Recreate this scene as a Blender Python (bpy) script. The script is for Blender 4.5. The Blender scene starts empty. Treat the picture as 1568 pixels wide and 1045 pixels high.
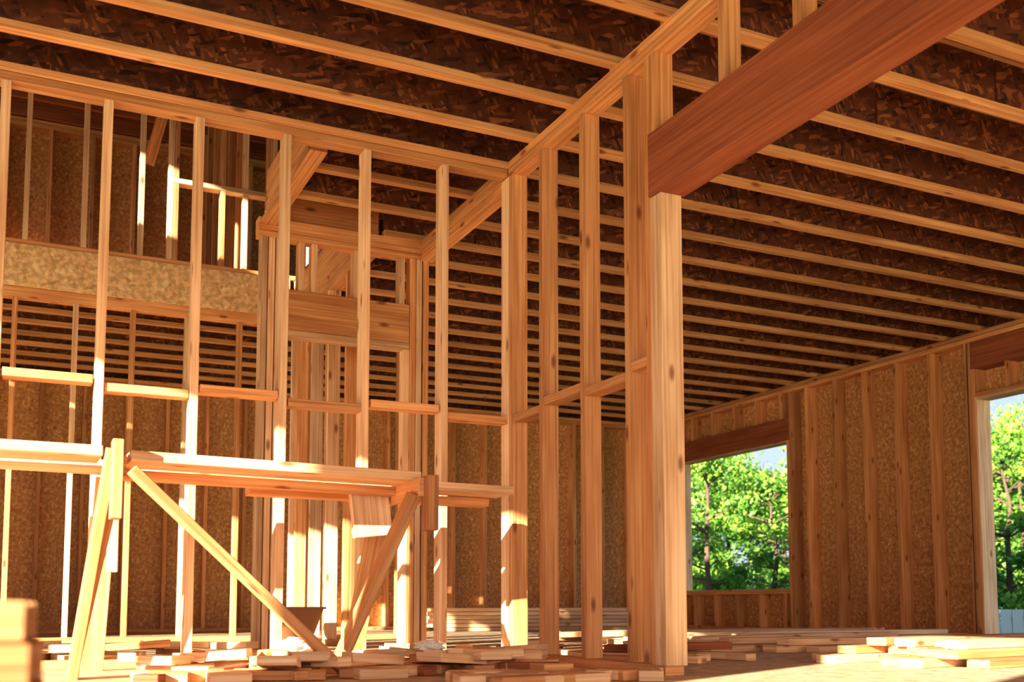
import bpy, math, random
from mathutils import Vector, Matrix
random.seed(7)
R=random.random
def U(a,b): return a+(b-a)*random.random()

# ---------------- materials ----------------
def new_mat(name):
    m=bpy.data.materials.new(name); m.use_nodes=True
    nt=m.node_tree; b=nt.nodes['Principled BSDF']
    return m,nt,b
def ramp(nt,stops):
    r=nt.nodes.new('ShaderNodeValToRGB')
    e=r.color_ramp.elements
    while len(e)<len(stops): e.new(0.5)
    for i,(p,c) in enumerate(stops):
        e[i].position=p; e[i].color=(c[0],c[1],c[2],1)
    return r
def tinted(nt,colsock,lo=0.72,hi=1.2):
    at=nt.nodes.new('ShaderNodeAttribute'); at.attribute_name='tint'
    mr=nt.nodes.new('ShaderNodeMapRange'); mr.inputs[3].default_value=lo; mr.inputs[4].default_value=hi
    nt.links.new(at.outputs['Fac'],mr.inputs[0])
    mx=nt.nodes.new('ShaderNodeVectorMath'); mx.operation='SCALE'
    nt.links.new(colsock,mx.inputs[0]); nt.links.new(mr.outputs[0],mx.inputs['Scale'])
    return mx.outputs[0]
def wood(name,dark,mid,light,lo=0.72,hi=1.2,rough=0.65,knots=True):
    m,nt,b=new_mat(name); L=nt.links.new
    uv=nt.nodes.new('ShaderNodeUVMap')
    mp=nt.nodes.new('ShaderNodeMapping'); mp.inputs['Scale'].default_value=(1.3,80,1); L(uv.outputs[0],mp.inputs[0])
    n=nt.nodes.new('ShaderNodeTexNoise'); n.noise_dimensions='2D'; n.inputs['Scale'].default_value=1.0; n.inputs['Detail'].default_value=3; n.inputs['Distortion'].default_value=0.4
    L(mp.outputs[0],n.inputs['Vector'])
    r=ramp(nt,[(0.22,dark),(0.5,mid),(0.78,light)]); L(n.outputs['Fac'],r.inputs[0])
    mp2=nt.nodes.new('ShaderNodeMapping'); mp2.inputs['Scale'].default_value=(1.6,10,1); L(uv.outputs[0],mp2.inputs[0])
    n2=nt.nodes.new('ShaderNodeTexNoise'); n2.noise_dimensions='2D'; n2.inputs['Scale'].default_value=1.0; n2.inputs['Detail'].default_value=3; L(mp2.outputs[0],n2.inputs['Vector'])
    r2=ramp(nt,[(0.3,(0.80,0.71,0.62)),(0.62,(1.06,1.06,1.06))]); L(n2.outputs['Fac'],r2.inputs[0])
    mu=nt.nodes.new('ShaderNodeMixRGB'); mu.blend_type='MULTIPLY'; mu.inputs[0].default_value=1
    L(r.outputs[0],mu.inputs[1]); L(r2.outputs[0],mu.inputs[2])
    col=mu.outputs[0]
    if knots:
        mp3=nt.nodes.new('ShaderNodeMapping'); mp3.inputs['Scale'].default_value=(1.9,5.0,1); L(uv.outputs[0],mp3.inputs[0])
        v=nt.nodes.new('ShaderNodeTexVoronoi'); v.voronoi_dimensions='2D'; v.inputs['Scale'].default_value=1; L(mp3.outputs[0],v.inputs['Vector'])
        r3=ramp(nt,[(0.03,(0.26,0.12,0.07)),(0.055,(0.58,0.45,0.38)),(0.085,(1,1,1))]); L(v.outputs['Distance'],r3.inputs[0])
        m2=nt.nodes.new('ShaderNodeMixRGB'); m2.blend_type='MULTIPLY'; m2.inputs[0].default_value=0.85
        L(col,m2.inputs[1]); L(r3.outputs[0],m2.inputs[2]); col=m2.outputs[0]
    L(tinted(nt,col,lo,hi),b.inputs['Base Color'])
    b.inputs['Roughness'].default_value=rough
    return m
def osb(name,c1,c2,c3,scale=1.0,lo=0.85,hi=1.12,ns=14):
    m,nt,b=new_mat(name); L=nt.links.new
    uv=nt.nodes.new('ShaderNodeUVMap')
    outs=[]
    for rot,sc in ((0.3,(11,38,1)),(-1.1,(13,42,1))):
        mp=nt.nodes.new('ShaderNodeMapping'); mp.vector_type='TEXTURE'
        mp.inputs['Rotation'].default_value=(0,0,rot)
        mp.inputs['Scale'].default_value=(scale/sc[0],scale/sc[1],1)
        L(uv.outputs[0],mp.inputs[0])
        v=nt.nodes.new('ShaderNodeTexVoronoi'); v.voronoi_dimensions='2D'; v.inputs['Scale'].default_value=1; L(mp.outputs[0],v.inputs['Vector'])
        sx=nt.nodes.new('ShaderNodeSeparateColor'); L(v.outputs['Color'],sx.inputs[0])
        outs.append(sx)
    gt=nt.nodes.new('ShaderNodeMath'); gt.operation='GREATER_THAN'; gt.inputs[1].default_value=0.5; L(outs[0].outputs[1],gt.inputs[0])
    m1=nt.nodes.new('ShaderNodeMix'); L(gt.outputs[0],m1.inputs[0]); L(outs[0].outputs[0],m1.inputs[2]); L(outs[1].outputs[0],m1.inputs[3])
    r=ramp(nt,[(0.0,c1),(0.25,c2),(0.72,c2),(1.0,c3)]); L(m1.outputs[0],r.inputs[0])
    n2=nt.nodes.new('ShaderNodeTexNoise'); n2.noise_dimensions='2D'; n2.inputs['Scale'].default_value=ns; n2.inputs['Detail'].default_value=2; L(uv.outputs[0],n2.inputs['Vector'])
    r2=ramp(nt,[(0.35,(0.76,0.72,0.67)),(0.65,(1.12,1.12,1.12))]); L(n2.outputs['Fac'],r2.inputs[0])
    mu=nt.nodes.new('ShaderNodeMixRGB'); mu.blend_type='MULTIPLY'; mu.inputs[0].default_value=1
    L(r.outputs[0],mu.inputs[1]); L(r2.outputs[0],mu.inputs[2])
    L(tinted(nt,mu.outputs[0],lo,hi),b.inputs['Base Color'])
    b.inputs['Roughness'].default_value=0.65
    return m
M_LUM=wood('lumber_fir',(0.48,0.18,0.055),(0.72,0.335,0.125),(0.86,0.48,0.21))
M_PALE=wood('lumber_spruce',(0.60,0.35,0.17),(0.84,0.55,0.32),(0.94,0.71,0.46))
M_RED=wood('beam_douglas_fir',(0.20,0.048,0.018),(0.32,0.085,0.030),(0.42,0.13,0.048),0.9,1.1,0.8,False)
M_FLG=wood('joist_flange',(0.50,0.21,0.07),(0.70,0.36,0.14),(0.82,0.48,0.21),0.8,1.15)
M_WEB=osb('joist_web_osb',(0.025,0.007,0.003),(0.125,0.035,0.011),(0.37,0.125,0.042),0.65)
M_OSB=osb('sheathing_osb',(0.46,0.21,0.065),(0.64,0.32,0.11),(0.86,0.54,0.24),0.45,ns=30)
M_OSBL=osb('rim_osb_pale',(0.60,0.36,0.15),(0.78,0.51,0.24),(0.90,0.67,0.37),1.0,ns=25)
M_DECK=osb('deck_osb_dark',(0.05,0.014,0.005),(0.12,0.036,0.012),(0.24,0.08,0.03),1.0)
M_FLOOR=osb('subfloor_osb',(0.44,0.30,0.18),(0.62,0.45,0.28),(0.76,0.59,0.40),0.6)

# ---------------- board builder ----------------
class B:
    def __init__(s,name,mats,parent=None,bevel=0.0025):
        s.name=name; s.mats=mats; s.v=[]; s.f=[]; s.mi=[]; s.uv=[]; s.t=[]; s.parent=parent; s.bevel=bevel
    def obox(s,c,ax,h,mat=0,tint=None):
        c=Vector(c); n=len(s.v)
        for i in (-1,1):
            for j in (-1,1):
                for k in (-1,1):
                    s.v.append(c+ax[0]*h[0]*i+ax[1]*h[1]*j+ax[2]*h[2]*k)
        faces=[((0,1,3,2),0),((4,6,7,5),0),((0,4,5,1),1),((2,3,7,6),1),((0,2,6,4),2),((1,5,7,3),2)]
        La=max(range(3),key=lambda i:h[i]); ou=R()*50; ov=R()*50
        t=R() if tint is None else tint
        for idx,na in faces:
            o=[a for a in range(3) if a!=na]
            if La in o: ua=La; va=[a for a in o if a!=La][0]
            else: ua,va=o
            s.f.append([n+q for q in idx]); s.mi.append(mat); s.t.append(t)
            for q in idx:
                loc=((1 if q&4 else -1)*h[0],(1 if q&2 else -1)*h[1],(1 if q&1 else -1)*h[2])
                s.uv.append((loc[ua]+ou,loc[va]+ov+na*0.37))
    def box(s,x0,x1,y0,y1,z0,z1,mat=0,tint=None):
        s.obox(((x0+x1)/2,(y0+y1)/2,(z0+z1)/2),(Vector((1,0,0)),Vector((0,1,0)),Vector((0,0,1))),(abs(x1-x0)/2,abs(y1-y0)/2,abs(z1-z0)/2),mat,tint)
    def mem(s,p0,p1,w,h,ref=(0,0,1),mat=0,tint=None):
        p0=Vector(p0);p1=Vector(p1); a=(p1-p0); L=a.length; a.normalize()
        r=Vector(ref); sd=a.cross(r)
        if sd.length<1e-4: sd=a.cross(Vector((1,0,0)))
        sd.normalize(); up=sd.cross(a)
        s.obox((p0+p1)/2,(a,sd,up),(L/2,w/2,h/2),mat,tint)
    def done(s):
        me=bpy.data.meshes.new(s.name); me.from_pydata([tuple(v) for v in s.v],[],s.f)
        for m in s.mats: me.materials.append(m)
        me.polygons.foreach_set('material_index',s.mi)
        uvl=me.uv_layers.new(name='UVMap'); uvl.data.foreach_set('uv',[c for p in s.uv for c in p])
        at=me.attributes.new('tint','FLOAT_COLOR','CORNER')
        at.data.foreach_set('color',[c for t in s.t for _ in range(4) for c in (t,t,t,1)])
        me.update()
        ob=bpy.data.objects.new(s.name,me); bpy.context.collection.objects.link(ob)
        if s.bevel:
            bv=ob.modifiers.new('bevel','BEVEL'); bv.width=s.bevel; bv.segments=1
        if s.parent: ob.parent=s.parent
        return ob
def empty(name):
    e=bpy.data.objects.new(name,None); bpy.context.collection.objects.link(e); e.empty_display_size=0.2; return e

T=0.038; D4=0.089; D6=0.140; SP=0.406
ZS=2.54; ZP=2.62; JH=0.30; Z2=ZP+JH+0.02   # stud top, plate top, joist depth, upper floor level
HU=2.28                                     # upper storey wall height
YA=4.90; XB=2.33; XC=7.50; YD=11.5; YR=8.40; XL=-3.5; YF=-2.6
XE=1.98   # right edge of the stair opening beyond the hall partition

# ---------------- floor ----------------
b=B('floor',[M_FLOOR],bevel=0.0)
y=YF-0.1
row=0
while y<YD+0.2:
    x=XL-0.2-(row%2)*1.2
    while x<XC+0.1:
        x0=max(x,XL-0.15); x1=min(x+2.435,XC+0.14); y1=min(y+1.216,YD+0.14)
        if x1>x0: b.box(x0,x1,y,y1,-0.022,0.0)
        x+=2.44
    y+=1.22; row+=1
b.done()

# ---------------- ground ----------------
m,nt,bs=new_mat('grass_ground')
n=nt.nodes.new('ShaderNodeTexNoise'); n.inputs['Detail'].default_value=6
tc=nt.nodes.new('ShaderNodeTexCoord'); nt.links.new(tc.outputs['Object'],n.inputs['Vector']); n.inputs['Scale'].default_value=1.5
r=ramp(nt,[(0.3,(0.06,0.14,0.02)),(0.7,(0.20,0.34,0.06))]); nt.links.new(n.outputs['Fac'],r.inputs[0]); nt.links.new(r.outputs[0],bs.inputs['Base Color'])
bs.inputs['Roughness'].default_value=0.9
me=bpy.data.meshes.new('ground'); S=120; N=24
vs=[((i/N-0.5)*2*S,(j/N-0.5)*2*S,-0.45+0.12*math.sin(i*1.3)*math.cos(j*0.9)*(0 if abs(i-N/2)<3 and abs(j-N/2)<3 else 1)) for i in range(N+1) for j in range(N+1)]
fs=[(i*(N+1)+j,(i+1)*(N+1)+j,(i+1)*(N+1)+j+1,i*(N+1)+j+1) for i in range(N) for j in range(N)]
me.from_pydata(vs,[],fs); me.materials.append(m)
g=bpy.data.objects.new('ground',me); bpy.context.collection.objects.link(g)

# foundation
mc,ntc,bc=new_mat('concrete'); bc.inputs['Base Color'].default_value=(0.35,0.33,0.30,1); bc.inputs['Roughness'].default_value=0.9
b=B('foundation',[mc]); b.box(XL-0.1,XC+0.1,YF-0.05,YD+0.1,-0.7,-0.024); b.done()

# ---------------- stud walls ----------------
def stud(b,x,y,ax,z0,z1,dep=D4,mat=0,jit=0.005,tint=None):
    dx=U(-jit,jit)
    if ax=='x': b.mem((x+dx,y,z0),(x+dx+U(-jit,jit),y,z1),T,dep,ref=(0,1,0),mat=mat,tint=tint)
    else: b.mem((x,y+dx,z0),(x,y+dx+U(-jit,jit),z1),T,dep,ref=(1,0,0),mat=mat,tint=tint)

# Wall A (runs along X)
b=B('wall_left_partition',[M_LUM,M_PALE])
XA0=XL+0.1
b.box(XA0,XB+0.045,YA-D4/2,YA+D4/2,0,T)
b.box(XA0,XB-0.05,YA-D4/2,YA+D4/2,ZS,ZS+T)
b.box(XA0,XB+0.045,YA-D4/2-0.003,YA+D4/2,ZS+T+0.002,ZP)
xs=[XB-SP*k for k in range(1,15) if XB-SP*k>XA0]
for i,x in enumerate(xs): stud(b,x,YA,'x',T,ZS,mat=1)
b.box(XA0,XA0+T,YA-D4/2,YA+D4/2,T,ZS)
allx=[XB-0.02]+xs
for i in range(len(allx)-1):
    z=1.245+(0.018 if i%2 else -0.012)
    b.box(allx[i+1]+T/2+0.005,allx[i]-T/2-0.005,YA-D4/2+U(0,0.01),YA+D4/2,z-T/2,z+T/2)
b.box(XB-0.045,XB-0.045+T,YA-D4/2,YA+D4/2,T,ZS,1)
b.box(XB+0.002,XB+0.002+T,YA-D4/2,YA+D4/2,T,ZS,1)
b.done()

# Wall B (runs along Y)
b=B('wall_center_partition',[M_LUM,M_PALE,M_RED])
x0,x1=XB-D4/2,XB+D4/2
b.box(x0,x1,3.43,YA-0.05,0,T)
b.box(x0,x1,YF+0.1,6.2,ZS,ZS+T)
b.box(x0-0.002,x1,YF+0.1,YA-0.05,ZS+T+0.002,ZP)
b.box(x0-0.002,x1,YA+0.05,6.2,ZS+T+0.002,ZP)
b.box(x0+0.01,x1,YA+0.05,6.2,ZS-0.05,ZS-0.001)
ys=[4.49,4.08,3.69]
for i,yy in enumerate(ys): stud(b,XB,yy,'y',T,ZS,mat=0,tint=0.1)
b.box(x0,x1,YA-0.09,YA-0.052,T,ZS)
by=[YA-0.07]+ys+[3.52]
for i in range(4):
    z=1.245+(0.02 if i%2 else -0.01)
    b.box(x0+0.004,x1,by[i+1]+T/2+0.004,by[i]-T/2-0.004,z-T/2,z+T/2)
b.box(x0,x1,3.50,3.54,T,ZS,0)
b.box(x0-0.002,x1+0.01,3.46,3.499,T,1.93,1)
b.box(x0-0.002,x1+0.01,3.42,3.459,T,1.93,1,0.35)
b.box(x0,x1,3.455,3.498,2.20,ZS,0)
for yy in (3.02,2.61,2.2,1.8,1.4,1.0):
    b.box(x0+0.005,x1-0.005,yy-T/2,yy+T/2,2.20,ZS,0)
b.box(x0,x1,0.2,0.24,T,ZS,0); b.box(x0,x1,0.242,0.32,T,1.93,0)
for k in range(6): stud(b,XB,0.0-SP*k,'y',T,ZS)
b.box(x0,x1,YF+0.1,0.2,0,T)
b.done()
b=B('header_beam',[M_RED],bevel=0.004); b.box(x0-0.012,x1+0.03,0.242,3.498,1.93,2.197,0,0.6); b.done()

# Wall E (behind the partition, along X)
YE=6.24
b=B('wall_hall_partition',[M_LUM,M_PALE,M_RED])
b.box(1.25,XB+0.045,YE-D4/2,YE+D4/2,ZS,ZP,0)
b.box(1.25,XB+0.045,YE-D4/2+0.004,YE+D4/2-0.004,ZS-0.04,ZS-0.002,0)
for x in (1.27,1.315,1.36): b.box(x,x+T,YE-D4/2,YE+D4/2,0,ZS-0.04,random.choice((0,0,1)))
b.box(1.40,1.438,YE-D4/2,YE+D4/2,0,1.9,0)
b.box(2.18,2.218,YE-D4/2,YE+D4/2,0,1.9,1)
for x in (2.22,2.262,2.31): b.box(x,x+T,YE-D4/2,YE+D4/2,0,ZS-0.04,random.choice((0,1)))
b.box(1.40,2.215,YE-D4/2-0.005,YE+D4/2,1.94,2.19,0,0.2)
b.box(1.40,2.215,YE-D4/2-0.01,YE+D4/2,1.90,1.938,1)
for x in (1.5,1.58,1.85,2.15): b.box(x,x+T,YE-D4/2+0.01,YE+D4/2,2.19,ZS-0.04,1)
b.done()
b=B('wall_closet_partition',[M_LUM,M_PALE])
for i,yy in enumerate((6.75,7.2,7.25,7.65,8.1,8.3)):
    b.box(XE+.03-D4/2,XE+.03+D4/2,yy,yy+T,T,ZS,i%2)
b.box(XE+.03-D4/2,XE+.03+D4/2,6.7,8.35,0,T); b.box(XE+.03-D4/2,XE+.03+D4/2,6.30,8.35,ZS,ZP)
for x in (2.1,2.5,2.9): b.box(x,x+T,8.35,8.35+D4,T,ZS)
b.box(2.08,2.95,8.35,8.35+D4,0,T); b.box(2.08,2.95,8.35,8.35+D4,ZS,ZP)
b.done()

# Rim wall at YR
b=B('wall_foyer_back',[M_LUM,M_PALE,M_OSBL])
XR=1.95
b.box(XL+0.1,XR,YR-D4/2,YR+D4/2,0,T); b.box(XL+0.1,XR,YR-D4/2,YR+D4/2,ZS,ZP)
x=0.34-SP*9
k=0
while x<1.9:
    stud(b,x,YR,'x',T,ZS,mat=k%2)
    if x+SP<1.95: b.box(x+T/2+.004,x+SP-T/2-.004,YR-D4/2,YR+D4/2,1.30+0.02*(k%2)-T/2,1.30+0.02*(k%2)+T/2)
    x+=SP;k+=1
b.box(XL+0.1,XR,YR-D4/2-0.012,YR-D4/2+0.02,ZP+0.002,ZP+JH+0.02,2,0.8)
b.box(XL+0.1,2.6,YR-D4/2,YR+D4/2,Z2,Z2+T)
x=0.38-SP*9;k=0
while x<0.9:
    stud(b,x,YR,'x',Z2+T,Z2+HU-.1,mat=1); x+=SP;k+=1
for x in (0.98,1.02,1.19,1.38,1.56,1.75,1.79,2.1,2.4): b.box(x,x+T,YR-D4/2,YR+D4/2,Z2+T,Z2+HU-.1,random.choice((0,1)))
b.box(1.0,1.8,YR-D4/2-0.004,YR+D4/2,3.60,3.64,1)
b.box(XL+0.1,2.6,YR-D4/2,YR+D4/2,Z2+HU-.1,Z2+HU-.01)
for i in range(6): b.box(1.6,1.6+D4,8.9+i*SP,8.9+i*SP+T,Z2+T,Z2+HU-.02)
for i in range(5): b.box(2.1,2.1+D4,6.4+i*SP,6.4+i*SP+T,Z2+T,Z2+HU-.02,1)
b.mem((0.88,8.9,Z2+1.0),(1.15,8.9,Z2+2.2),T,D4)
b.done()

# ---------------- exterior walls ----------------
def ext_wall(name,axis,pos,a0,a1,z0,z1,openings,inward,dep=D6):
    b=B(name,[M_OSB,M_LUM,M_RED])
    def bx(p0,p1,q0,q1,za,zb,mat,t=None):
        if axis=='y': b.box(q0,q1,p0,p1,za,zb,mat,t)
        else: b.box(p0,p1,q0,q1,za,zb,mat,t)
    s=inward
    i0,i1=sorted((pos,pos+s*dep)); o0,o1=sorted((pos-s*0.012,pos-s*0.001))
    cuts=sorted(set([a0,a1]+[o[0] for o in openings]+[o[1] for o in openings]+[a0+1.22*k for k in range(1,int((a1-a0)/1.22)+1)]))
    for c0,c1 in zip(cuts[:-1],cuts[1:]):
        if c1-c0<0.01: continue
        mid=(c0+c1)/2; op=[o for o in openings if o[0]<mid<o[1]]
        if op:
            o=op[0]
            if o[2]>z0+0.05: bx(c0,c1,o0,o1,z0,o[2],0)
            if o[3]<z1-0.02: bx(c0,c1,o0,o1,o[3],z1,0)
        else: bx(c0+0.0015,c1-0.0015,o0,o1,z0,z1,0)
    fl=[o for o in openings if o[2]<=z0+0.05]
    segs=[(a0,a1)]
    for o in fl:
        ns=[]
        for q in segs:
            if o[0]>q[0] and o[1]<q[1]: ns+= [(q[0],o[0]),(o[1],q[1])]
            else: ns.append(q)
        segs=ns
    for q in segs: bx(q[0],q[1],i0,i1,z0,z0+T,1)
    bx(a0,a1,i0,i1,z1-0.08,z1-0.08+T,1); bx(a0,a1,i0,i1,z1-T,z1,1)
    def hz(o):
        return o[4] if len(o)>4 else o[3]
    a=a0+T/2
    while a<a1:
        op=[o for o in openings if o[0]-0.06<a<o[1]+0.06]
        if not op: bx(a-T/2,a+T/2,i0,i1,z0+T,z1-0.08,1)
        else:
            o=op[0]
            if o[0]+0.02<a<o[1]-0.02:
                if o[2]>z0+0.1: bx(a-T/2,a+T/2,i0,i1,z0+T,o[2]-T,1)
                if hz(o)>o[3]+.05: bx(a-T/2,a+T/2,i0,i1,o[3]+T,hz(o),1)
                elif o[3]+0.24<z1-0.1: bx(a-T/2,a+T/2,i0,i1,o[3]+0.24,z1-0.08,1)
        a+=SP
    for o in openings:
        for sgn,e in ((-1,o[0]),(1,o[1])):
            bx(*sorted((e,e+sgn*T)),i0,i1,z0+T if o[2]>z0+0.05 else z0,hz(o),1)
            bx(*sorted((e+sgn*(T+0.001),e+sgn*(2*T))),i0,i1,z0+T,z1-0.08,1)
        h0=hz(o); hh=min(0.24,z1-0.08-h0)
        bx(o[0]-T,o[1]+T,i0,i1,h0,h0+hh-0.002,2)
        if h0>o[3]+.05: bx(o[0],o[1],i0,i1,o[3],o[3]+T,1)
        if o[2]>z0+0.1: bx(o[0],o[1],i0,i1,o[2]-T,o[2],1)
    return b.done()
WIN=(8.69,10.67,0.44,2.03)
DOOR=(3.9,6.27,0.0,2.05,2.30)
ext_wall('wall_right','y',XC,YF,YD,0,ZP,[DOOR,WIN],-1)
ext_wall('wall_back','x',YD,XL,XC-D6,0,ZP,[],-1)
ext_wall('wall_back_upper','x',YD,XL,XC,Z2,Z2+HU,[],-1)
ext_wall('wall_left','y',XL,YF,YD,0,ZP,[(-0.9,0.2,0.0,2.5),(1.6,3.6,0.0,2.5),(3.8,7.9,0.0,2.5)],1)  # unseen side
ext_wall('wall_left_upper','y',XL,YF,YD,Z2,Z2+HU,[(5.2,6.3,Z2+1.56,Z2+2.15),(8.2,11.0,Z2+0.3,Z2+2.1)],1)  # unseen side; openings shaped to keep sun off the rim, light upper studs
ext_wall('wall_front_upper','x',YF,XL+D6,XC,Z2,Z2+HU,[(-3.0,1.6,Z2+0.4,Z2+2.1),(2.6,7.0,Z2+0.4,Z2+2.1)],1)  # unseen side; wide openings added for sky fill upstairs
ext_wall('wall_right_upper','y',XC,YF,YD-0.15,Z2,Z2+HU,[(6.0,9.0,Z2+0.6,Z2+2.0)],-1)
ext_wall('wall_front','x',YF,XL+D6,XC-D6,0,ZP,[(-3.0,1.6,0.0,2.3),(2.6,7.0,0.0,2.3)],1)  # unseen side; left wide open to let fill light in
b=B('window_1',[M_PALE])
ja,jb,zs,zt=WIN
b.box(XC-0.13,XC+0.012,ja,ja+0.018,zs,zt); b.box(XC-0.13,XC+0.012,jb-0.018,jb,zs,zt)
b.box(XC-0.13,XC+0.012,ja+0.018,jb-0.018,zs,zs+0.016); b.box(XC-0.13,XC+0.012,ja+0.018,jb-0.018,zt-0.016,zt)
b.done()
b=B('door_1',[M_PALE])
ja,jb,zs,zt=DOOR[:4]
b.box(XC-0.14,XC+0.02,jb-0.02,jb,0,zt); b.box(XC-0.14,XC+0.02,ja,ja+0.02,0,zt); b.box(XC-0.14,XC+0.02,ja+0.02,jb-0.02,zt-0.02,zt)
b.done()

# ---------------- ceiling joists ----------------
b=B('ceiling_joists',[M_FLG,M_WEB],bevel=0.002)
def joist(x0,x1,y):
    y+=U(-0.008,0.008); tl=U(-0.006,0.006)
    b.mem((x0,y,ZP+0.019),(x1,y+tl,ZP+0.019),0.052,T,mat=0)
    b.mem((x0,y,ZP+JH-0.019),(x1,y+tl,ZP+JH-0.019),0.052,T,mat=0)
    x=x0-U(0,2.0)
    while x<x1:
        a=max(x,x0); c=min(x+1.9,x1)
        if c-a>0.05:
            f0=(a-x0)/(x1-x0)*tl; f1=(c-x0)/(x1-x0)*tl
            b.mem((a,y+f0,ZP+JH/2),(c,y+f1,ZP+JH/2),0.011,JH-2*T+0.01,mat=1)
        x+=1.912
yj=4.58-SP*17
while yj<YD-0.15:
    if yj>YF+0.1:
        if yj<5.1: joist(XL+0.02,XC-0.02,yj)
        elif yj<6.2: joist(1.36,XC-0.02,yj)
        elif yj<YR-0.06: joist(XE+0.06,XC-0.02,yj)
        else: joist(XL+0.02,XC-0.02,yj)
    yj+=SP
b.box(XC-0.019,XC+0.0,YF,YD,ZP+0.001,ZP+JH,1); b.box(XL,XL+0.019,YF,YD,ZP+0.001,ZP+JH,1)
b.box(XL,XC,YD-0.03,YD,ZP+0.001,ZP+JH+0.02,1); b.box(XL,XC,YF,YF+0.03,ZP+0.001,ZP+JH+0.02,1)
yj=4.58-SP*15
while yj<YA:
    b.box(XB-0.03,XB+0.01,yj+0.033,yj+0.033+T,ZP+0.001,ZP+JH-0.04,0)
    yj+=SP
b.done()
b=B('stairwell_header',[M_PALE,M_LUM,M_WEB])
b.box(1.30,1.338,5.05,YE-0.0,ZP-0.0,ZP+JH,1); b.box(1.345,1.358,5.05,YE,ZP,ZP+JH,0)
b.box(1.27,1.36,5.05,YE-0.05,ZS+0.03,ZP-0.002,1)
b.box(XE,XE+0.04,YE+0.06,YR-0.06,ZP+0.001,ZP+JH,1)
b.box(1.36,XE+0.04,YE+0.0,YE+0.045,ZP+0.001,ZP+JH,1)
b.done()

# upper floor deck
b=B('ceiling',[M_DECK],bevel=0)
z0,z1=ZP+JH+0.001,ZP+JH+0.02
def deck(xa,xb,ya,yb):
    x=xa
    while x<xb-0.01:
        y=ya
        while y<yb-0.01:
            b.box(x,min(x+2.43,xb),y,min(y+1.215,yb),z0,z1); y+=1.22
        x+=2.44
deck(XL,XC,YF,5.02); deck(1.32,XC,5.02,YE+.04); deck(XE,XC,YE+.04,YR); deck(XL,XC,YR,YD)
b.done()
b=B('roof',[M_DECK,M_LUM,M_RED])
zr=Z2+HU
b.box(XL-0.4,XC+0.4,YF-0.4,YD+0.4,zr+0.24,zr+0.26,0)
for q in ((XL,XL+.03,YF,YD),(XC-.03,XC,YF,YD),(XL,XC,YD-.03,YD),(XL,XC,YF,YF+.03)): b.box(*q,zr+0.001,zr+0.238,0)
y=YF+0.1
while y<YD-.1:
    b.box(XL+0.04,XC-0.04,y,y+T,zr,zr+0.238,2); y+=0.406
b.done()

# ---------------- scaffold ----------------
sc=empty('plank_scaffold')
b=B('planks',[M_PALE,M_LUM],sc)
b.mem((-1.6,4.13,0.835),(0.27,4.16,0.835),0.235,T,mat=0)
b.mem((0.36,4.12,0.818),(1.50,4.16,0.806),0.235,T,mat=0)
b.mem((-1.3,4.42,0.835),(2.08,4.46,0.806),0.20,T,mat=0)
b.mem((0.9,4.58,0.77),(2.04,4.60,0.765),0.10,T,mat=1)
b.mem((0.35,4.27,0.775),(1.50,4.30,0.765),0.06,T,mat=1)
b.done()
b=B('left_trestle',[M_LUM,M_PALE],sc)
b.mem((0.30,4.02,0.84),(0.20,4.20,0.0),D4,T,ref=(1,0,0),mat=0,tint=0.1)
b.mem((0.335,4.06,0.80),(0.20,4.26,0.0),0.05,T,ref=(1,0,0),mat=0,tint=0.1)
b.mem((0.33,4.60,0.80),(0.30,4.72,0.0),D4,T,ref=(0,1,0),mat=0)
b.mem((0.33,3.98,0.775),(0.33,4.60,0.775),T,D4-0.01,mat=0)
b.mem((0.315,3.97,0.58),(0.315,3.97,0.865),0.085,T,mat=0,tint=0.0)
b.mem((0.335,4.3,0.4),(0.335,4.3,0.75),0.06,T,mat=1)
b.done()
M_SHD=wood('lumber_shaded',(0.28,0.10,0.035),(0.42,0.17,0.06),(0.55,0.25,0.10))  # darker lumber copy; the trestle block's shade is put into its colour
b=B('right_trestle',[M_LUM,M_SHD,M_PALE],sc)
b.mem((1.47,4.04,0.73),(1.19,4.20,0.0),D4,T,ref=(1,0,0),mat=0,tint=0.0)
b.mem((1.52,4.58,0.78),(1.40,4.68,0.0),D4,T,ref=(0,1,0),mat=0,tint=0.0)
b.mem((1.49,3.98,0.755),(1.49,4.60,0.755),T,D4-0.01,mat=0)
b.mem((1.30,4.35,0.66),(1.47,4.35,0.68),T,0.20,mat=2)
b.mem((1.515,3.97,0.575),(1.515,3.97,0.80),0.085,0.045,mat=1,tint=0.6)
b.done()
b=B('brace',[M_LUM],sc)
b.mem((0.36,3.92,0.755),(1.19,4.00,0.0),T,0.065,mat=0,ref=(0,1,0),tint=0.1)
b.done()

# ---------------- scrap & lumber ----------------
def pile(name,n,xr,yr,lr,layers=3,mats=None,zoff=0.0):
    b=B(name,mats or [M_LUM,M_PALE,M_RED])
    c=0
    while c<n:
        ly=int(R()**2.2*layers); z=0.02+ly*0.037
        L=U(*lr); a=U(0,math.pi); w=random.choice((0.089,0.089,0.14,0.064))
        d=Vector((math.cos(a),math.sin(a),0))*L/2
        ex=abs(d.x)+0.05; ey=abs(d.y)+0.05
        if xr[1]-xr[0]<2*ex or yr[1]-yr[0]<2*ey: a=0.1; d=Vector((L/2,0.02,0)); ex=L/2+.01; ey=.08
        x=U(xr[0]+ex,xr[1]-ex); y=U(yr[0]+ey,yr[1]-ey)
        tz=U(0,0.03) if ly else 0
        b.mem((x-d.x,y-d.y,z+tz),(x+d.x,y+d.y,z),w,T*U(0.9,1),mat=random.choice((0,0,0,0,1,1,1,1,1,2)))
        c+=1
    return b.done()
pile('scrap_lumber_pile',105,(0.35,2.25),(3.66,4.8),(0.10,0.34),2)
pile('scrap_lumber_pile',18,(1.3,2.26),(3.1,3.6),(0.10,0.3),1)
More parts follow.
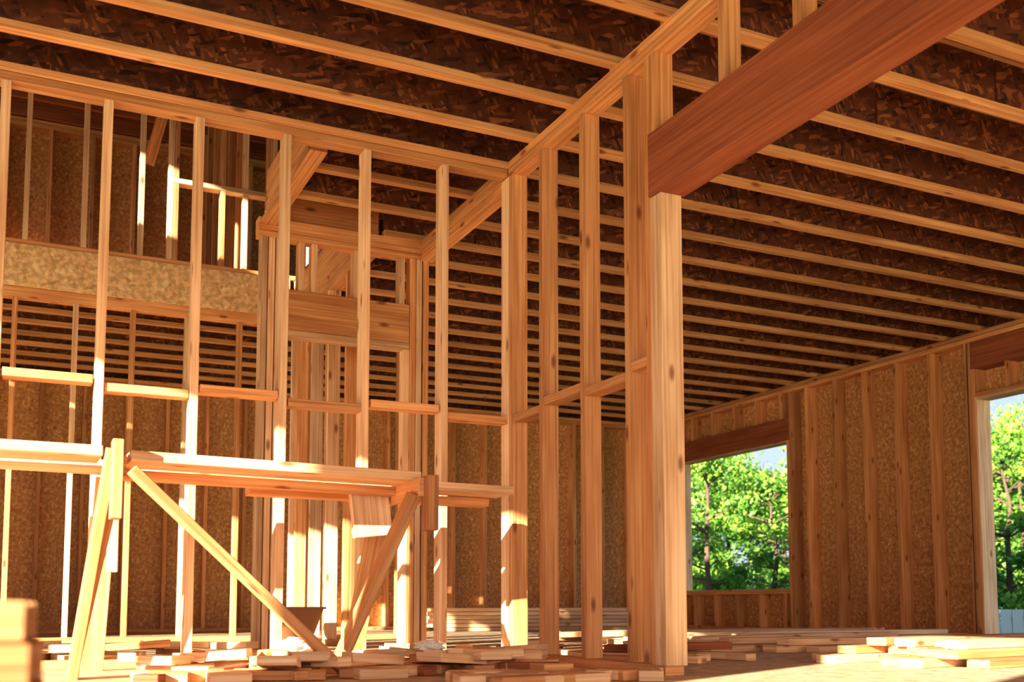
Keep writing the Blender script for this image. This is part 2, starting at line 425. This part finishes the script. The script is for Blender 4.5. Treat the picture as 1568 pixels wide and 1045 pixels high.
pile('scrap_lumber_pile',14,(-0.5,1.2),(5.0,6.1),(0.2,0.6),2)
pile('scrap_lumber_pile',24,(2.45,3.6),(3.9,5.9),(0.2,0.7),2)
b=B('lumber_stack',[M_LUM,M_PALE])
for ly in range(3):
    for k in range(6-ly):
        y=3.25+k*0.15+ly*0.07; b.mem((3.55+ly*0.12+U(-.1,.25),y,0.02+ly*0.039),(6.4+U(-.4,.4),y+0.5+U(-.03,.03),0.02+ly*0.039),D4*1.2,T,mat=random.choice((0,0,1)))
b.done()
b=B('lumber_stack',[M_LUM,M_PALE])
for k in range(7):
    y=6.3+k*0.18; b.mem((3.7+U(-.3,.6),y,0.02+0.04*(k%2)),(6.9+U(-.3,.2),y+U(-.2,.2),0.02+0.04*(k%2)),0.14,T,mat=random.choice((0,1)))
b.done()
b=B('lumber_stack',[M_LUM,M_PALE])
for k in range(8):
    y=4.75+k*0.16; L=U(.8,1.9); x=U(3.65,4.6); b.mem((x,y,0.02),(x+L,y+U(-.1,.1),0.02),0.12,T,mat=1)
    if k%2: b.mem((x+.1,y,0.06),(x+L*.8,y+U(-.1,.1),0.06),0.12,T,mat=1)
b.done()
b=B('lumber_stack',[M_LUM,M_PALE])
for ly in range(6):
    for k in range(4):
        b.box(4.1+U(-.15,.1),6.5+U(-.2,.3),10.3+k*0.15,10.44+k*0.15,0.003+ly*0.042,0.04+ly*0.042,1)
b.done()
b=B('lumber_stack',[M_LUM,M_PALE])
for ly in range(7):
    for k in range(3):
        b.box(-0.9,0.03+U(-.02,.004),1.05+k*0.09,1.136+k*0.09,0.002+ly*0.0392,0.039+ly*0.0392,0,0.0)
b.done()

# mortar tub
mt,ntt,bt=new_mat('brown_plastic'); bt.inputs['Base Color'].default_value=(0.22,0.085,0.03,1); bt.inputs['Roughness'].default_value=0.5
def tub(name,cx,cy):
    rings=[(0.10,0.07,0.0),(0.185,0.14,0.25),(0.20,0.155,0.25),(0.20,0.155,0.265),(0.18,0.135,0.265),(0.095,0.065,0.015)]
    vs=[];fs=[];n=32
    for rx,ry,z in rings:
        for i in range(n):
            a=2*math.pi*i/n; c,s=math.cos(a),math.sin(a); p=0.45
            vs.append((cx+rx*math.copysign(abs(c)**p,c),cy+ry*math.copysign(abs(s)**p,s),z))
    for k in range(len(rings)-1):
        for i in range(n): fs.append((k*n+i,k*n+(i+1)%n,(k+1)*n+(i+1)%n,(k+1)*n+i))
    fs.append(tuple(range(n-1,-1,-1))); fs.append(tuple((len(rings)-1)*n+i for i in range(n)))
    me=bpy.data.meshes.new(name); me.from_pydata(vs,[],fs); me.materials.append(mt)
    o=bpy.data.objects.new(name,me); bpy.context.collection.objects.link(o)
tub('mortar_tub',1.66,6.85)
# crumpled white plastic bags
import bmesh
from mathutils import noise
mw,ntw,bw=new_mat('white_plastic_film'); bw.inputs['Base Color'].default_value=(0.82,0.82,0.80,1); bw.inputs['Roughness'].default_value=0.3
def bag(x,y,z,s,off):
    bm=bmesh.new(); bmesh.ops.create_icosphere(bm,subdivisions=4,radius=1)
    for v in bm.verts:
        k=1+0.45*noise.noise(v.co*2.3+Vector((off,0,0)))+0.3*abs(noise.noise(v.co*5+Vector((off,3,0))))
        v.co=Vector((v.co.x*0.10*k*s,v.co.y*0.07*k*s,max(0,v.co.z*0.04*k*s+0.028*s)))
    me=bpy.data.meshes.new('plastic_bag'); bm.to_mesh(me); bm.free(); me.materials.append(mw)
    o=bpy.data.objects.new('plastic_bag',me); bpy.context.collection.objects.link(o); o.location=(x,y,z)
bag(1.08,4.40,0.078,0.8,0)
bag(1.62,4.25,0.078,0.6,5)

# ---------------- trees ----------------
mb,ntb,bb=new_mat('bark'); bb.inputs['Base Color'].default_value=(0.10,0.06,0.04,1); bb.inputs['Roughness'].default_value=0.9
ml,ntl,bl=new_mat('leaf_green')
at=ntl.nodes.new('ShaderNodeAttribute'); at.attribute_name='tint'
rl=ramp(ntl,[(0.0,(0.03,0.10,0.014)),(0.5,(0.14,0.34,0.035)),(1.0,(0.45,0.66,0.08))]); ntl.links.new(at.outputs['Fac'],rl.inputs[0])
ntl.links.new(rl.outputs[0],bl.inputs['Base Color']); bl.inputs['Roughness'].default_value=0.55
tr=ntl.nodes.new('ShaderNodeBsdfTranslucent'); ntl.links.new(rl.outputs[0],tr.inputs[0])
mx=ntl.nodes.new('ShaderNodeMixShader'); mx.inputs[0].default_value=0.3
ntl.links.new(bl.outputs[0],mx.inputs[1]); ntl.links.new(tr.outputs[0],mx.inputs[2]); ntl.links.new(mx.outputs[0],ntl.nodes['Material Output'].inputs[0])
def tree_mesh(seed,h=6.5,nl=5500):
    random.seed(seed)
    vs=[];fs=[];mi=[];tt=[]
    def limb(p0,p1,r0,r1,n=7):
        a=(p1-p0).normalized(); s=a.orthogonal().normalized(); t=a.cross(s); k=len(vs)
        for p,r in ((p0,r0),(p1,r1)):
            for i in range(n): vs.append(p+s*math.cos(2*math.pi*i/n)*r+t*math.sin(2*math.pi*i/n)*r)
        for i in range(n): fs.append((k+i,k+(i+1)%n,k+n+(i+1)%n,k+n+i)); mi.append(0); tt.append(0.5)
    p=Vector((0,0,0)); pts=[p]
    for i in range(6):
        q=p+Vector((U(-.15,.15),U(-.15,.15),h/6)); limb(p,q,0.13*(1-i/6.5),0.13*(1-(i+1)/6.5)); p=q; pts.append(p)
    cl=[]
    for i in range(30):
        z=U(0.10,0.97)*h; base=pts[min(5,int(z/h*6))]; a=U(0,6.28); rr=(1.9*math.sin(math.pi*min(1,z/h*0.85+0.12)))*U(0.5,1.0)
        q=Vector((base.x+math.cos(a)*rr,base.y+math.sin(a)*rr,z+U(0,.4))); limb(Vector((base.x,base.y,z-0.2)),q,0.04,0.012,5); cl.append((q,U(0.4,0.75),U(-.25,.25)))
    for i in range(nl):
        q,r,ct=random.choice(cl); d=Vector((random.gauss(0,1),random.gauss(0,1),random.gauss(0,0.6)))*r*0.5
        c=q+d; s=U(0.05,0.12); n=Vector((random.gauss(0,1),random.gauss(0,1),random.gauss(0.6,1))).normalized()
        u=n.orthogonal().normalized(); u=Matrix.Rotation(U(0,6.28),3,n)@u; w=n.cross(u); k=len(vs)
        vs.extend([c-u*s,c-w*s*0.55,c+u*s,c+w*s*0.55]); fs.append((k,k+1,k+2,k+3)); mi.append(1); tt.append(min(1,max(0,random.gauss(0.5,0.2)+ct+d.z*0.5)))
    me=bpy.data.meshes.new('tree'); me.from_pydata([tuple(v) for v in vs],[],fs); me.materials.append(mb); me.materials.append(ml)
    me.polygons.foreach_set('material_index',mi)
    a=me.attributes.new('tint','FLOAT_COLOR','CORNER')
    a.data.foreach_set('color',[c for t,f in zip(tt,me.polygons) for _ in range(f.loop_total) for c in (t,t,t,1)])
    return me
tms=[tree_mesh(s) for s in (1,2,3)]
random.seed(11)
def tree(x,y,s,h):
    o=bpy.data.objects.new('tree',random.choice(tms)); bpy.context.collection.objects.link(o)
    o.location=(x,y,-0.6); o.scale=(s,s,h/6.9); o.rotation_euler=(0,0,U(0,6.28))
for row,(dist,s_) in enumerate(((25,0.7),(30,0.85),(36,1.0),(43,1.1))):
    ang=29+row*1.1
    while ang<61:
        a=math.radians(ang+U(-.7,.7)); dd=dist+U(-1.5,1.5)
        if ang<38: k=U(.15,.19)
        elif ang<42: k=U(.105,.145)
        else: k=U(.145,.20)
        tree(math.sin(a)*dd,math.cos(a)*dd,s_*U(.85,1.1),dd*k+0.9); ang+=3.6
mf,ntf,bf=new_mat('white_vinyl'); bf.inputs['Base Color'].default_value=(0.8,0.8,0.8,1)
b=B('garden_fence',[mf])
for k in range(60):
    y=2+k*0.2; b.box(13.0,13.03,y,y+0.17,-0.5,0.22)
b.box(13.03,13.07,2,14,0.1,0.16); b.box(13.03,13.07,2,14,-0.35,-0.28)
b.done()

# ---------------- light ----------------
w=bpy.data.worlds.new('World'); bpy.context.scene.world=w; w.use_nodes=True
nt=w.node_tree; bg=nt.nodes['Background']
tc=nt.nodes.new('ShaderNodeTexCoord'); sp=nt.nodes.new('ShaderNodeSeparateXYZ'); nt.links.new(tc.outputs['Generated'],sp.inputs[0])
r=ramp(nt,[(0.0,(0.80,0.88,0.95)),(0.12,(0.66,0.83,0.98)),(0.6,(0.25,0.48,0.9))]); nt.links.new(sp.outputs[2],r.inputs[0])
nt.links.new(r.outputs[0],bg.inputs[0]); bg.inputs[1].default_value=1.1
sd=bpy.data.lights.new('sun','SUN'); sd.energy=31; sd.angle=0.009; sd.color=(1,0.87,0.66)
so=bpy.data.objects.new('sun',sd); bpy.context.collection.objects.link(so)
el=math.radians(15); dv=Vector((0.88*math.cos(el),0.47*math.cos(el),-math.sin(el)))
so.rotation_euler=dv.to_track_quat('-Z','Y').to_euler()
def area(name,loc,tgt,sx,sy,e,col):
    l=bpy.data.lights.new(name,'AREA'); l.shape='RECTANGLE'; l.size=sx; l.size_y=sy; l.energy=e; l.color=col
    o=bpy.data.objects.new(name,l); bpy.context.collection.objects.link(o); o.location=loc
    o.rotation_euler=(Vector(tgt)-Vector(loc)).to_track_quat('-Z','Y').to_euler()
area('fill_light',(-0.8,-1.8,1.2),(2.5,6,1.2),3,1.8,95,(1,0.78,0.56))  # added warm fill behind the camera, not a lamp on site
area('fill_light',(4.6,-1.8,0.8),(7.4,6.0,1.3),3,1.4,95,(1,0.72,0.46))  # added warm fill for the right room, no lamp there

# ---------------- camera ----------------
cd=bpy.data.cameras.new('camera'); co=bpy.data.objects.new('camera',cd); bpy.context.collection.objects.link(co)
cd.sensor_width=36; cd.lens=36.73; cd.shift_y=0.173; cd.clip_start=0.05; cd.clip_end=400
co.location=(0,0,0.27); co.rotation_euler=(math.radians(90+4.82),0,math.radians(-25.4))
cd.dof.use_dof=True; cd.dof.focus_distance=5.5; cd.dof.aperture_fstop=3.5
bpy.context.scene.camera=co
bpy.context.scene.view_settings.view_transform='Standard'
